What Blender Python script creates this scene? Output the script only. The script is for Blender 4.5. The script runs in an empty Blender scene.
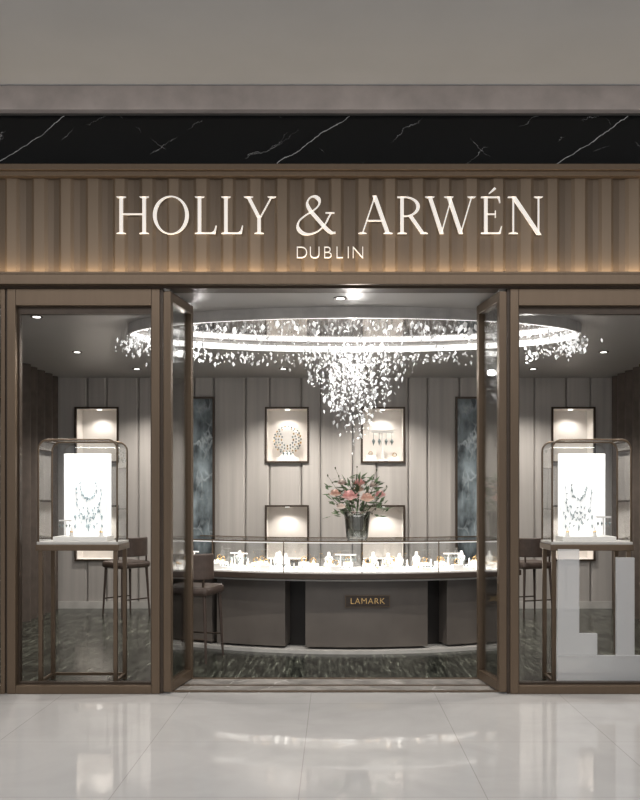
import bpy, bmesh, math, random
from mathutils import Vector, Matrix
random.seed(7)
scene = bpy.context.scene
COL = scene.collection
PI = math.pi
R = math.radians
scene.view_settings.view_transform = 'Standard'

def PX(px, z): return (px - 335) * z / 840.0
def PZ(py, z): return 1.414 - (py - 495) * z / 840.0

# ------------------------------------------------------------ materials
def mat(name, col, rough=0.5, metal=0.0, var=0.12, scale=8.0, bump=0.0, emit=0.0, ecol=None, stretch=(1, 1, 1), coat=0.0, spec=0.5):
    m = bpy.data.materials.new(name); m.use_nodes = True
    nt = m.node_tree; b = nt.nodes['Principled BSDF']
    geo = nt.nodes.new('ShaderNodeTexCoord'); mp = nt.nodes.new('ShaderNodeMapping')
    mp.inputs['Scale'].default_value = stretch
    nt.links.new(geo.outputs['Object'], mp.inputs['Vector'])
    n = nt.nodes.new('ShaderNodeTexNoise'); n.inputs['Scale'].default_value = scale; n.inputs['Detail'].default_value = 5
    nt.links.new(mp.outputs[0], n.inputs['Vector'])
    cr = nt.nodes.new('ShaderNodeValToRGB')
    cr.color_ramp.elements[0].position = 0.3; cr.color_ramp.elements[1].position = 0.7
    cr.color_ramp.elements[0].color = tuple(c * (1 - var) for c in col) + (1,)
    cr.color_ramp.elements[1].color = tuple(min(1, c * (1 + var)) for c in col) + (1,)
    nt.links.new(n.outputs['Fac'], cr.inputs[0]); nt.links.new(cr.outputs[0], b.inputs['Base Color'])
    b.inputs['Roughness'].default_value = rough; b.inputs['Metallic'].default_value = metal
    b.inputs['Coat Weight'].default_value = coat
    b.inputs['Specular IOR Level'].default_value = spec
    if bump:
        bp = nt.nodes.new('ShaderNodeBump'); bp.inputs['Strength'].default_value = bump; bp.inputs['Distance'].default_value = 0.01
        nt.links.new(n.outputs['Fac'], bp.inputs['Height']); nt.links.new(bp.outputs[0], b.inputs['Normal'])
    if emit:
        b.inputs['Emission Color'].default_value = tuple(ecol or col) + (1,)
        b.inputs['Emission Strength'].default_value = emit
    return m

def glass_mat(name, tint=(0.9, 0.92, 0.92), refl=0.05, rough=0.0):
    m = bpy.data.materials.new(name); m.use_nodes = True
    nt = m.node_tree; nt.nodes.clear()
    out = nt.nodes.new('ShaderNodeOutputMaterial'); mix = nt.nodes.new('ShaderNodeMixShader')
    tr = nt.nodes.new('ShaderNodeBsdfTransparent'); gl = nt.nodes.new('ShaderNodeBsdfGlossy')
    tr.inputs[0].default_value = tint + (1,); gl.inputs['Roughness'].default_value = rough
    lw = nt.nodes.new('ShaderNodeLayerWeight'); lw.inputs['Blend'].default_value = 0.25
    mr = nt.nodes.new('ShaderNodeMapRange'); mr.inputs['To Min'].default_value = refl; mr.inputs['To Max'].default_value = 0.7
    nt.links.new(lw.outputs['Fresnel'], mr.inputs['Value'])
    nt.links.new(mr.outputs[0], mix.inputs[0]); nt.links.new(tr.outputs[0], mix.inputs[1]); nt.links.new(gl.outputs[0], mix.inputs[2])
    nt.links.new(mix.outputs[0], out.inputs[0])
    return m

def marble_mat(name, base, vein, scale=0.9, width=0.012, rough=0.12, mott=0.3, mscale=3.0, mask=(0.48, 0.62), stretch=(1, 1, 1)):
    m = bpy.data.materials.new(name); m.use_nodes = True
    nt = m.node_tree; b = nt.nodes['Principled BSDF']
    tc = nt.nodes.new('ShaderNodeTexCoord'); mp = nt.nodes.new('ShaderNodeMapping'); mp.inputs['Scale'].default_value = stretch
    nt.links.new(tc.outputs['Object'], mp.inputs[0])
    n1 = nt.nodes.new('ShaderNodeTexNoise'); n1.inputs['Scale'].default_value = mscale; n1.inputs['Detail'].default_value = 8
    nt.links.new(mp.outputs[0], n1.inputs['Vector'])
    add = nt.nodes.new('ShaderNodeMixRGB'); add.blend_type = 'ADD'; add.inputs[0].default_value = 0.25
    nt.links.new(mp.outputs[0], add.inputs[1]); nt.links.new(n1.outputs['Color'], add.inputs[2])
    vo = nt.nodes.new('ShaderNodeTexVoronoi'); vo.feature = 'DISTANCE_TO_EDGE'; vo.inputs['Scale'].default_value = scale
    nt.links.new(add.outputs[0], vo.inputs['Vector'])
    r1 = nt.nodes.new('ShaderNodeValToRGB'); r1.color_ramp.elements[0].color = (1, 1, 1, 1); r1.color_ramp.elements[1].color = (0, 0, 0, 1)
    r1.color_ramp.elements[1].position = width
    nt.links.new(vo.outputs['Distance'], r1.inputs[0])
    n2 = nt.nodes.new('ShaderNodeTexNoise'); n2.inputs['Scale'].default_value = 2.2
    nt.links.new(tc.outputs['Object'], n2.inputs['Vector'])
    r2 = nt.nodes.new('ShaderNodeValToRGB'); r2.color_ramp.elements[0].position = mask[0]; r2.color_ramp.elements[1].position = mask[1]
    nt.links.new(n2.outputs['Fac'], r2.inputs[0])
    mu = nt.nodes.new('ShaderNodeMath'); mu.operation = 'MULTIPLY'
    nt.links.new(r1.outputs[0], mu.inputs[0]); nt.links.new(r2.outputs[0], mu.inputs[1])
    r3 = nt.nodes.new('ShaderNodeValToRGB'); r3.color_ramp.elements[0].position = 0.35; r3.color_ramp.elements[1].position = 0.65
    r3.color_ramp.elements[0].color = tuple(c * (1 - mott) for c in base) + (1,)
    r3.color_ramp.elements[1].color = tuple(c * (1 + mott) for c in base) + (1,)
    nt.links.new(n1.outputs['Fac'], r3.inputs[0])
    mx = nt.nodes.new('ShaderNodeMixRGB'); nt.links.new(mu.outputs[0], mx.inputs[0]); nt.links.new(r3.outputs[0], mx.inputs[1])
    mx.inputs[2].default_value = vein + (1,)
    nt.links.new(mx.outputs[0], b.inputs['Base Color']); b.inputs['Roughness'].default_value = rough
    return m

def streak_floor():
    m = bpy.data.materials.new('dark_streaked_floor'); m.use_nodes = True
    nt = m.node_tree; b = nt.nodes['Principled BSDF']; L = nt.links.new
    tc = nt.nodes.new('ShaderNodeTexCoord')
    def noise(stretch, scale):
        mp = nt.nodes.new('ShaderNodeMapping'); mp.inputs['Scale'].default_value = stretch; L(tc.outputs['Object'], mp.inputs[0])
        n = nt.nodes.new('ShaderNodeTexNoise'); n.inputs['Scale'].default_value = scale; n.inputs['Detail'].default_value = 6; n.inputs['Roughness'].default_value = 0.7
        L(mp.outputs[0], n.inputs['Vector']); return n.outputs['Fac']
    a = noise((14, 1.3, 1), 2.4); c = noise((1.2, 1.2, 1), 2.5)
    ra = nt.nodes.new('ShaderNodeValToRGB'); L(a, ra.inputs[0])
    e = ra.color_ramp.elements; e[0].position = 0.42; e[0].color = (0.014, 0.015, 0.012, 1); e[1].position = 0.66; e[1].color = (0.20, 0.21, 0.17, 1)
    k = ra.color_ramp.elements.new(0.53); k.color = (0.055, 0.058, 0.046, 1)
    rc = nt.nodes.new('ShaderNodeValToRGB'); L(c, rc.inputs[0]); rc.color_ramp.elements[0].position = 0.4; rc.color_ramp.elements[0].color = (0.45, 0.45, 0.45, 1); rc.color_ramp.elements[1].position = 0.6
    mx = nt.nodes.new('ShaderNodeMixRGB'); mx.blend_type = 'MULTIPLY'; mx.inputs[0].default_value = 1
    L(ra.outputs[0], mx.inputs[1]); L(rc.outputs[0], mx.inputs[2]); L(mx.outputs[0], b.inputs['Base Color'])
    b.inputs['Roughness'].default_value = 0.22; b.inputs['Specular IOR Level'].default_value = 0.35
    return m

def black_marble():
    m = bpy.data.materials.new('black_marble'); m.use_nodes = True
    nt = m.node_tree; b = nt.nodes['Principled BSDF']; L = nt.links.new
    tc = nt.nodes.new('ShaderNodeTexCoord'); sep = nt.nodes.new('ShaderNodeSeparateXYZ'); L(tc.outputs['Object'], sep.inputs[0])
    ns = nt.nodes.new('ShaderNodeTexNoise'); ns.inputs['Scale'].default_value = 3.5; ns.inputs['Detail'].default_value = 7; ns.inputs['Roughness'].default_value = 0.6; L(tc.outputs['Object'], ns.inputs['Vector'])
    mk = nt.nodes.new('ShaderNodeTexNoise'); mk.inputs['Scale'].default_value = 3.0; L(tc.outputs['Object'], mk.inputs['Vector'])
    def M2(op, a, c=None):
        n = nt.nodes.new('ShaderNodeMath'); n.operation = op
        for i, v in enumerate((a, c)):
            if v is None: continue
            if isinstance(v, (int, float)): n.inputs[i].default_value = v
            else: L(v, n.inputs[i])
        return n.outputs[0]
    def vein(ax, az, per, off, wd, amp):
        u = M2('ADD', M2('MULTIPLY', sep.outputs[0], ax), M2('MULTIPLY', sep.outputs[2], az))
        u = M2('ADD', u, M2('MULTIPLY', ns.outputs['Fac'], amp))
        f = M2('FRACT', M2('ADD', M2('DIVIDE', u, per), off))
        d = M2('ABSOLUTE', M2('SUBTRACT', f, 0.5))
        return M2('LESS_THAN', d, wd / per)
    v1 = vein(0.56, -0.83, 1.12, 0.454, 0.0022, 0.10)
    v1b = vein(0.50, -0.70, 1.0, 0.33, 0.0010, 0.26)
    v2 = vein(0.62, 0.78, 0.7, 0.1, 0.0009, 0.22)
    v3 = vein(0.5, -0.85, 0.39, 0.3, 0.0008, 0.2)
    gate = nt.nodes.new('ShaderNodeValToRGB'); gate.color_ramp.elements[0].position = 0.51; gate.color_ramp.elements[1].position = 0.60; L(mk.outputs['Fac'], gate.inputs[0])
    s = M2('ADD', M2('MULTIPLY', v1, 1.2), M2('MULTIPLY', M2('ADD', M2('ADD', v2, v1b), v3), gate.outputs[0]))
    s = M2('MINIMUM', s, 1.2); s = M2('MULTIPLY', s, ns.outputs['Fac'])
    mx = nt.nodes.new('ShaderNodeMixRGB'); L(s, mx.inputs[0]); mx.inputs[1].default_value = (0.004, 0.005, 0.006, 1); mx.inputs[2].default_value = (0.9, 0.9, 0.9, 1)
    L(mx.outputs[0], b.inputs['Base Color']); b.inputs['Roughness'].default_value = 0.07; b.inputs['Specular IOR Level'].default_value = 0.35
    return m

def tile_mat():
    m = bpy.data.materials.new('polished_tile'); m.use_nodes = True
    nt = m.node_tree; b = nt.nodes['Principled BSDF']
    tc = nt.nodes.new('ShaderNodeTexCoord'); mp = nt.nodes.new('ShaderNodeMapping'); mp.inputs['Location'].default_value = (0.17, 1.19 + 0.0, 0)
    nt.links.new(tc.outputs['Object'], mp.inputs[0])
    br = nt.nodes.new('ShaderNodeTexBrick'); br.offset = 0; br.squash = 1
    br.inputs['Scale'].default_value = 1; br.inputs['Brick Width'].default_value = 0.88; br.inputs['Row Height'].default_value = 0.88
    br.inputs['Mortar Size'].default_value = 0.0025; br.inputs['Mortar Smooth'].default_value = 0
    br.inputs['Color1'].default_value = (0.50, 0.484, 0.47, 1); br.inputs['Color2'].default_value = (0.52, 0.503, 0.49, 1)
    br.inputs['Mortar'].default_value = (0.38, 0.365, 0.35, 1)
    nt.links.new(mp.outputs[0], br.inputs['Vector'])
    n = nt.nodes.new('ShaderNodeTexNoise'); n.inputs['Scale'].default_value = 2.0; n.inputs['Detail'].default_value = 7; n.inputs['Distortion'].default_value = 1.5
    nt.links.new(tc.outputs['Object'], n.inputs['Vector'])
    cr = nt.nodes.new('ShaderNodeValToRGB'); cr.color_ramp.elements[0].color = (0.92, 0.92, 0.92, 1); cr.color_ramp.elements[0].position = 0.35
    cr.color_ramp.elements[1].position = 0.65
    nt.links.new(n.outputs['Fac'], cr.inputs[0])
    mx = nt.nodes.new('ShaderNodeMixRGB'); mx.blend_type = 'MULTIPLY'; mx.inputs[0].default_value = 1
    nt.links.new(br.outputs['Color'], mx.inputs[1]); nt.links.new(cr.outputs[0], mx.inputs[2])
    nt.links.new(mx.outputs[0], b.inputs['Base Color'])
    n3 = nt.nodes.new('ShaderNodeTexNoise'); n3.inputs['Scale'].default_value = 5.0; n3.inputs['Detail'].default_value = 2
    nt.links.new(tc.outputs['Object'], n3.inputs['Vector'])
    bp = nt.nodes.new('ShaderNodeBump'); bp.inputs['Strength'].default_value = 0.04; bp.inputs['Distance'].default_value = 0.02
    nt.links.new(n3.outputs['Fac'], bp.inputs['Height']); nt.links.new(bp.outputs[0], b.inputs['Normal'])
    b.inputs['Roughness'].default_value = 0.045; b.inputs['Specular IOR Level'].default_value = 0.85
    return m

M = {}
M['bronze'] = mat('satin_bronze', (0.148, 0.104, 0.069), 0.36, 0.55, 0.05, 30, stretch=(1, 1, 0.1))
M['bronze_dark'] = mat('dark_bronze', (0.06, 0.042, 0.03), 0.4, 0.4, 0.1, 20)
M['slat'] = mat('lit_bronze_slat', (0.165, 0.120, 0.081), 0.38, 0.4, 0.16, 4.0, stretch=(1, 0, 0))
M['slat_shade'] = mat('shaded_bronze_slat', (0.120, 0.086, 0.058), 0.38, 0.4, 0.16, 4.0, stretch=(1, 0, 0))  # darker copy of the slat bronze, painting facet shade into alternate ribs
M['slat_back'] = mat('slat_backing', (0.12, 0.085, 0.057), 0.5, 0.2)
M['letter'] = mat('cream_letter', (0.85, 0.8, 0.74), 0.5, 0, 0.02, emit=0.38, ecol=(1, 0.93, 0.86))
M['black_marble'] = black_marble()
M['beige'] = mat('beige_stone', (0.46, 0.405, 0.38), 0.6, 0, 0.14, 6)
M['seam'] = mat('dark_seam', (0.06, 0.055, 0.05), 0.7)
M['mall_ceiling'] = mat('grey_ceiling_paint', (0.39, 0.40, 0.415), 0.9, 0, 0.03, 2)
M['tile'] = tile_mat()
M['shop_floor'] = streak_floor()
M['threshold'] = marble_mat('threshold_marble', (0.30, 0.28, 0.26), (0.55, 0.53, 0.5), 3, 0.03, 0.08, 0.3, 5)
M['ceiling'] = mat('shop_ceiling_paint', (0.37, 0.355, 0.34), 0.35, 0, 0.03, 2)
M['panel'] = mat('taupe_fabric_panel', (0.42, 0.39, 0.365), 0.75, 0, 0.14, 2.0, stretch=(5, 1, 0.2))
M['gap'] = mat('panel_gap', (0.19, 0.17, 0.155), 0.8)
M['fin'] = mat('brown_curtain', (0.085, 0.065, 0.053), 0.7, 0, 0.2, 10)
M['base'] = mat('pale_baseboard', (0.5, 0.48, 0.45), 0.5)
M['housing'] = mat('pale_ring_housing', (0.50, 0.48, 0.46), 0.4)
M['niche'] = mat('ivory_niche_lining', (0.74, 0.70, 0.66), 0.7, 0, 0.03)
M['artglass'] = marble_mat('blue_grey_art_glass', (0.16, 0.19, 0.205), (0.45, 0.5, 0.52), 6, 0.08, 0.15, 0.7, 6, (0.45, 0.6), stretch=(1, 1, 0.5))
M['glass'] = glass_mat('window_glass', (0.93, 0.935, 0.93), 0.03)
M['caseglass'] = glass_mat('case_glass', (0.95, 0.96, 0.96), 0.05)
M['counter'] = mat('taupe_lacquer', (0.130, 0.112, 0.098), 0.32, 0, 0.14, 3)
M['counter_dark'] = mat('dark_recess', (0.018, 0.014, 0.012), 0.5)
M['rim'] = mat('dark_walnut_edge', (0.05, 0.034, 0.025), 0.3, 0, 0.2, 10, stretch=(1, 1, 6))
M['white'] = mat('white_lacquer', (0.8, 0.78, 0.75), 0.4, 0, 0.02)
M['velvet'] = mat('ivory_velvet', (0.82, 0.8, 0.77), 0.8, 0, 0.04, 20)
M['lit'] = mat('lit_diffuser', (0.9, 0.9, 0.88), 0.5, 0, 0.01, emit=3.0, ecol=(1, 0.97, 0.92))
M['strip'] = mat('soft_light_strip', (0.9, 0.9, 0.88), 0.5, 0, 0.01, emit=0.7, ecol=(1, 0.97, 0.92))
M['litpanel'] = mat('lit_display_panel', (0.85, 0.86, 0.86), 0.5, 0, 0.06, 9, emit=0.42, ecol=(1, 0.985, 0.96))
M['ring'] = mat('led_ring', (1, 1, 1), 0.5, 0, 0.01, emit=2.2, ecol=(1, 0.98, 0.95))
M['crys_a'] = mat('glow_crystal', (0.92, 0.92, 0.92), 0.1, 0, 0.02, emit=0.7, ecol=(1, 0.985, 0.97))  # glow put into the crystals stands in for LED light they catch
M['crys_b'] = mat('dim_glow_crystal', (0.65, 0.65, 0.65), 0.08, 0.1, 0.1, emit=0.15, ecol=(1, 0.98, 0.96))  # fainter painted glow for the less lit crystals
M['wire'] = mat('steel_wire', (0.4, 0.4, 0.4), 0.3, 1)
M['disc'] = mat('satin_mirror', (0.34, 0.32, 0.305), 0.08, 0.8, 0.1, 2)
M['gold'] = mat('gold', (0.75, 0.5, 0.22), 0.25, 1, 0.05)
M['silver'] = mat('silver', (0.75, 0.75, 0.76), 0.2, 1, 0.05)
M['gem'] = mat('pale_teal_gem', (0.46, 0.56, 0.59), 0.1, 0.1, 0.4, 60)
M['palegem'] = mat('pale_grey_gem', (0.46, 0.51, 0.52), 0.15, 0.1, 0.4, 60)
M['greygem'] = mat('grey_teal_gem', (0.24, 0.29, 0.29), 0.15, 0.3, 0.3, 60)
M['leather'] = mat('dark_brown_leather', (0.072, 0.050, 0.040), 0.45, 0, 0.15, 20, 0.1)
M['frost'] = glass_mat('frosted_acrylic', (0.9, 0.9, 0.9), 0.03)
M['rose'] = mat('pink_petal', (0.72, 0.42, 0.40), 0.7, 0, 0.2, 20)
M['peach'] = mat('peach_petal', (0.75, 0.52, 0.43), 0.7, 0, 0.2, 20)
M['cream_petal'] = mat('cream_petal', (0.72, 0.62, 0.56), 0.7, 0, 0.15, 20)
M['leaf'] = mat('green_leaf', (0.10, 0.15, 0.075), 0.6, 0, 0.45, 20)
M['stem'] = mat('green_brown_stem', (0.06, 0.07, 0.035), 0.7)
M['vase'] = glass_mat('smoky_vase_glass', (0.68, 0.69, 0.66), 0.16)
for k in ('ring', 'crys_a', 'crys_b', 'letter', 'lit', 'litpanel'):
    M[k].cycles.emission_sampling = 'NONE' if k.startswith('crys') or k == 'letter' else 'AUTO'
nt = M['frost'].node_tree
mixn = [n for n in nt.nodes if n.type == 'MIX_SHADER'][0]
df = nt.nodes.new('ShaderNodeBsdfDiffuse'); df.inputs[0].default_value = (0.95, 0.95, 0.95, 1)
for l in list(mixn.inputs[0].links): nt.links.remove(l)
for l in list(mixn.inputs[2].links): nt.links.remove(l)
mixn.inputs[0].default_value = 0.32
nt.links.new(df.outputs[0], mixn.inputs[2])

# ------------------------------------------------------------ mesh builder
class MB:
    def __init__(s): s.bm = bmesh.new()
    def box(s, x0, x1, y0, y1, z0, z1):
        v = [s.bm.verts.new(p) for p in ((x0,y0,z0),(x1,y0,z0),(x1,y1,z0),(x0,y1,z0),(x0,y0,z1),(x1,y0,z1),(x1,y1,z1),(x0,y1,z1))]
        for f in ((0,3,2,1),(4,5,6,7),(0,1,5,4),(1,2,6,5),(2,3,7,6),(3,0,4,7)): s.bm.faces.new([v[i] for i in f])
        return s
    def tube(s, pts, r, seg=8, r2=None, closed=False):
        pts = [Vector(p) for p in pts]; n = len(pts); rings = []
        for i, p in enumerate(pts):
            if closed: d = pts[(i+1) % n] - pts[i-1]
            else: d = pts[min(i+1, n-1)] - pts[max(i-1, 0)]
            d.normalize()
            up = Vector((0, 0, 1)) if abs(d.z) < 0.9 else Vector((0, 1, 0))
            a = d.cross(up).normalized(); b = d.cross(a).normalized()
            rr = r if r2 is None else r + (r2 - r) * i / max(1, n-1)
            rings.append([s.bm.verts.new(p + a * rr * math.cos(2*PI*k/seg) + b * rr * math.sin(2*PI*k/seg)) for k in range(seg)])
        m = n if closed else n - 1
        for i in range(m):
            A, B = rings[i], rings[(i+1) % n]
            for k in range(seg): s.bm.faces.new((A[k], A[(k+1) % seg], B[(k+1) % seg], B[k]))
        if not closed:
            s.bm.faces.new(rings[0][::-1]); s.bm.faces.new(rings[-1])
        return s
    def lathe(s, prof, c=(0, 0, 0), seg=20, sx=1, sy=1):
        rings = []
        for r, z in prof:
            rings.append([s.bm.verts.new((c[0] + sx*max(r, 1e-4)*math.cos(2*PI*k/seg), c[1] + sy*max(r, 1e-4)*math.sin(2*PI*k/seg), c[2] + z)) for k in range(seg)])
        for A, B in zip(rings, rings[1:]):
            for k in range(seg): s.bm.faces.new((A[k], A[(k+1) % seg], B[(k+1) % seg], B[k]))
        s.bm.faces.new(rings[0][::-1]); s.bm.faces.new(rings[-1])
        return s
    def prism_y(s, pts, y0, y1):
        a = [s.bm.verts.new((p[0], y0, p[1])) for p in pts]; b = [s.bm.verts.new((p[0], y1, p[1])) for p in pts]
        n = len(pts); s.bm.faces.new(a); s.bm.faces.new(b[::-1])
        for i in range(n): s.bm.faces.new((a[i], b[i], b[(i+1) % n], a[(i+1) % n]))
        return s
    def arc(s, c, r0, r1, a0, a1, z0, z1, n=None):
        n = n or max(2, int(abs(a1 - a0) / 2)); rows = []
        for i in range(n + 1):
            a = R(a0 + (a1 - a0) * i / n)
            q = []
            for r, z in ((r0, z0), (r1, z0), (r1, z1), (r0, z1)):
                q.append(s.bm.verts.new((c[0] + r*math.sin(a), c[1] - r*math.cos(a), z)))
            rows.append(q)
        for A, B in zip(rows, rows[1:]):
            for k in range(4): s.bm.faces.new((A[k], A[(k+1) % 4], B[(k+1) % 4], B[k]))
        s.bm.faces.new(rows[0]); s.bm.faces.new(rows[-1][::-1])
        return s
    def gem(s, c, w, h, rot=0.0, tilt=0.0, nb=5, flat=1.0):
        c = Vector(c); m = Matrix.Rotation(rot, 3, 'Z') @ Matrix.Rotation(tilt, 3, 'X')
        top = s.bm.verts.new(c + m @ Vector((0, 0, h*0.5))); bot = s.bm.verts.new(c + m @ Vector((0, 0, -h*0.5)))
        ring = [s.bm.verts.new(c + m @ Vector((w*math.cos(2*PI*k/nb), w*flat*math.sin(2*PI*k/nb), h*0.12))) for k in range(nb)]
        for k in range(nb):
            s.bm.faces.new((top, ring[k], ring[(k+1) % nb])); s.bm.faces.new((bot, ring[(k+1) % nb], ring[k]))
        return s
    def ball(s, c, r, sx=1, sy=1, sz=1, seg=10):
        prof = [(r*math.sin(PI*i/seg), -r*sz*math.cos(PI*i/seg)) for i in range(seg + 1)]
        return s.lathe(prof, c, seg + 4, sx, sy)
    def build(s, name, m, parent=None, bevel=0, smooth=False, kind=None, loc=None, recalc=True):
        if recalc: bmesh.ops.recalc_face_normals(s.bm, faces=s.bm.faces)
        me = bpy.data.meshes.new(name); s.bm.to_mesh(me); s.bm.free()
        if smooth:
            for p in me.polygons: p.use_smooth = True
        for q in (m if isinstance(m, (list, tuple)) else [m]): me.materials.append(q)
        o = bpy.data.objects.new(name, me); COL.objects.link(o)
        if parent: o.parent = parent
        if bevel:
            b = o.modifiers.new('bevel', 'BEVEL'); b.width = bevel; b.segments = 2; b.limit_method = 'ANGLE'
        if kind: o['kind'] = kind
        if loc: o.location = loc
        return o

def thing(name, label, cat, loc=(0, 0, 0), rz=0, group=None):
    o = bpy.data.objects.new(name, None); COL.objects.link(o); o.empty_display_size = 0.1
    o.location = loc; o.rotation_euler = (0, 0, rz); o['label'] = label; o['category'] = cat
    if group: o['group'] = group
    return o
def structure(name, loc=(0, 0, 0)):
    o = bpy.data.objects.new(name, None); COL.objects.link(o); o.location = loc; o['kind'] = 'structure'; return o
def dup(root, loc, rz=0, label=None, group=None):
    r = root.copy(); COL.objects.link(r); r.location = loc; r.rotation_euler = (0, 0, rz)
    if label: r['label'] = label
    if group: r['group'] = group
    for ch in list(root.children):
        c = ch.copy(); COL.objects.link(c); c.parent = r
        for g in list(ch.children):
            d = g.copy(); COL.objects.link(d); d.parent = c
    return r

# ------------------------------------------------------------ setting
ST = 'structure'
CZ = 4.289
MB().box(-6, 6, -9, 0, -0.1, 0).build('floor_mall', M['tile'], kind=ST)
MB().box(-3.7, 3.7, 0, 4.75, -0.1, 0).build('floor_shop', M['shop_floor'], kind=ST)
MB().box(-6, 6, -9, 0.1, CZ, CZ+0.1).build('ceiling_mall', M['mall_ceiling'], kind=ST)
MB().box(-3.7, 3.7, 0.1, 4.75, 2.88, 2.98).build('ceiling_shop', M['ceiling'], kind=ST)
MB().box(-6, 6, -0.11, 0.1, 4.118, CZ).build('trim_1', M['beige'], kind=ST, bevel=0.006)
MB().box(-6, 6, -0.05, 0.1, 4.108, 4.118).build('trim_2', M['seam'], kind=ST)
MB().box(-6, 6, -0.03, 0.1, 3.74, 4.108).build('wall_marble_band', M['black_marble'], kind=ST)
MB().box(-6, 6, -0.10, 0.1, 3.70, 3.742).box(-6, 6, -0.075, 0.1, 3.665, 3.70).build('trim_3', M['bronze'], kind=ST, bevel=0.003)
b = MB(); b.box(-6, 6, -0.105, 0.1, 2.895, 2.965); b.box(-6, 6, -0.105, -0.095, 2.965, 2.982); b.build('trim_4', M['bronze'], kind=ST, bevel=0.003)
MB().box(-6, 6, -0.04, 0.1, 2.88, 2.895).build('trim_5', M['bronze_dark'], kind=ST)
MB().box(-6, 6, 0.0, 0.1, 2.965, 3.68).build('wall_fascia', M['slat_back'], kind=ST)
b = MB(); x = -6.0; i = 0
W = (0.118, 0.076, 0.108, 0.082)
while x < 5.85:
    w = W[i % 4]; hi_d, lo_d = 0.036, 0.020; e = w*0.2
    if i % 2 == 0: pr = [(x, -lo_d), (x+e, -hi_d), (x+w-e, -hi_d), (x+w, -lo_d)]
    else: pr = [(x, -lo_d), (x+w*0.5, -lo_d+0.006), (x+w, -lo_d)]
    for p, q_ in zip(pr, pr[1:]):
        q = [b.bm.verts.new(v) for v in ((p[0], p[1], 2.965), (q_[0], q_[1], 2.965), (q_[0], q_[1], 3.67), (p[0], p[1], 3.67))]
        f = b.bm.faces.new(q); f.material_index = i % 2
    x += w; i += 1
b.build('wall_fascia_slats', [M['slat'], M['slat_shade']], kind=ST, recalc=False)
MB().box(-6, 6, -0.08, -0.065, 2.965, 2.973).build('trim_6', M['lit'], kind=ST)
for s, nm in ((-1, 'left'), (1, 'right')):
    x0, x1 = sorted((s*3.62, s*6)); MB().box(x0, x1, -0.03, 0.2, 0, 2.88).build('wall_front_' + nm, M['beige'], kind=ST)
def frame_rect(b, x0, x1, z0, z1, y0, y1, w, wb=None, wt=None):
    wb = w if wb is None else wb; wt = w if wt is None else wt
    b.box(x0, x0+w, y0, y1, z0, z1); b.box(x1-w, x1, y0, y1, z0, z1)
    b.box(x0+w, x1-w, y0, y1, z0, z0+wb); b.box(x0+w, x1-w, y0, y1, z1-wt, z1); return b
wi = 1
for s in (-1, 1):
    xa, xb = sorted((s*1.245, s*2.33))
    o = structure('window_%d' % wi); wi += 1
    frame_rect(MB(), xa, xb, 0, 2.88, -0.035, 0.045, 0.06, 0.06, 0.12).build('window_frame', M['bronze'], o, bevel=0.004)
    frame_rect(MB(), xa+0.06, xb-0.06, 0.06, 2.76, 0.01, 0.06, 0.014, 0.014, 0.05).build('inner_bead', M['bronze_dark'], o)
    xa, xb = sorted((s*2.345, s*3.62))
    o = structure('window_%d' % wi); wi += 1
    frame_rect(MB(), xa, xb, 0, 2.88, -0.035, 0.045, 0.03, 0.06, 0.12).build('window_frame', M['bronze'], o, bevel=0.004)
    xa, xb = sorted((s*2.330, s*2.345))
    MB().box(xa, xb, -0.02, 0.03, 0, 2.88).build('trim_%d' % (10 + (s > 0)), M['bronze_dark'], kind=ST)
    xa, xb = sorted((s*1.225, s*1.245))
    MB().box(xa, xb, -0.02, 0.05, 0, 2.88).build('trim_%d' % (7 + (s > 0)), M['bronze_dark'], kind=ST)
    o = structure('door_%d' % (1 + (s > 0)), (s*1.195, -0.03, 0.013)); o.rotation_euler = (0, 0, s*R(9.5))
    b = MB(); L = 0.49; H = 2.85
    b.box(-0.028, 0.028, 0, 0.05, 0, H); b.box(-0.028, 0.028, L-0.05, L, 0, H)
    b.box(-0.028, 0.028, 0.05, L-0.05, 0, 0.07); b.box(-0.028, 0.028, 0.05, L-0.05, H-0.07, H)
    b.build('door_frame', M['bronze'], o, bevel=0.004)
    MB().box(-0.004, 0.004, 0.045, L-0.045, 0.065, H-0.065).build('door_pane', M['glass'], o)
MB().box(-1.225, 1.225, 0.0, 0.46, 0.0, 0.006).build('floor_threshold', M['threshold'], kind=ST)
MB().box(-1.225, 1.225, 0.0, 0.035, 0.006, 0.012).box(-1.225, 1.225, 0.2, 0.225, 0.006, 0.010).box(-1.225, 1.225, 0.43, 0.46, 0.006, 0.010).build('trim_9', M['bronze'], kind=ST)

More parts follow.
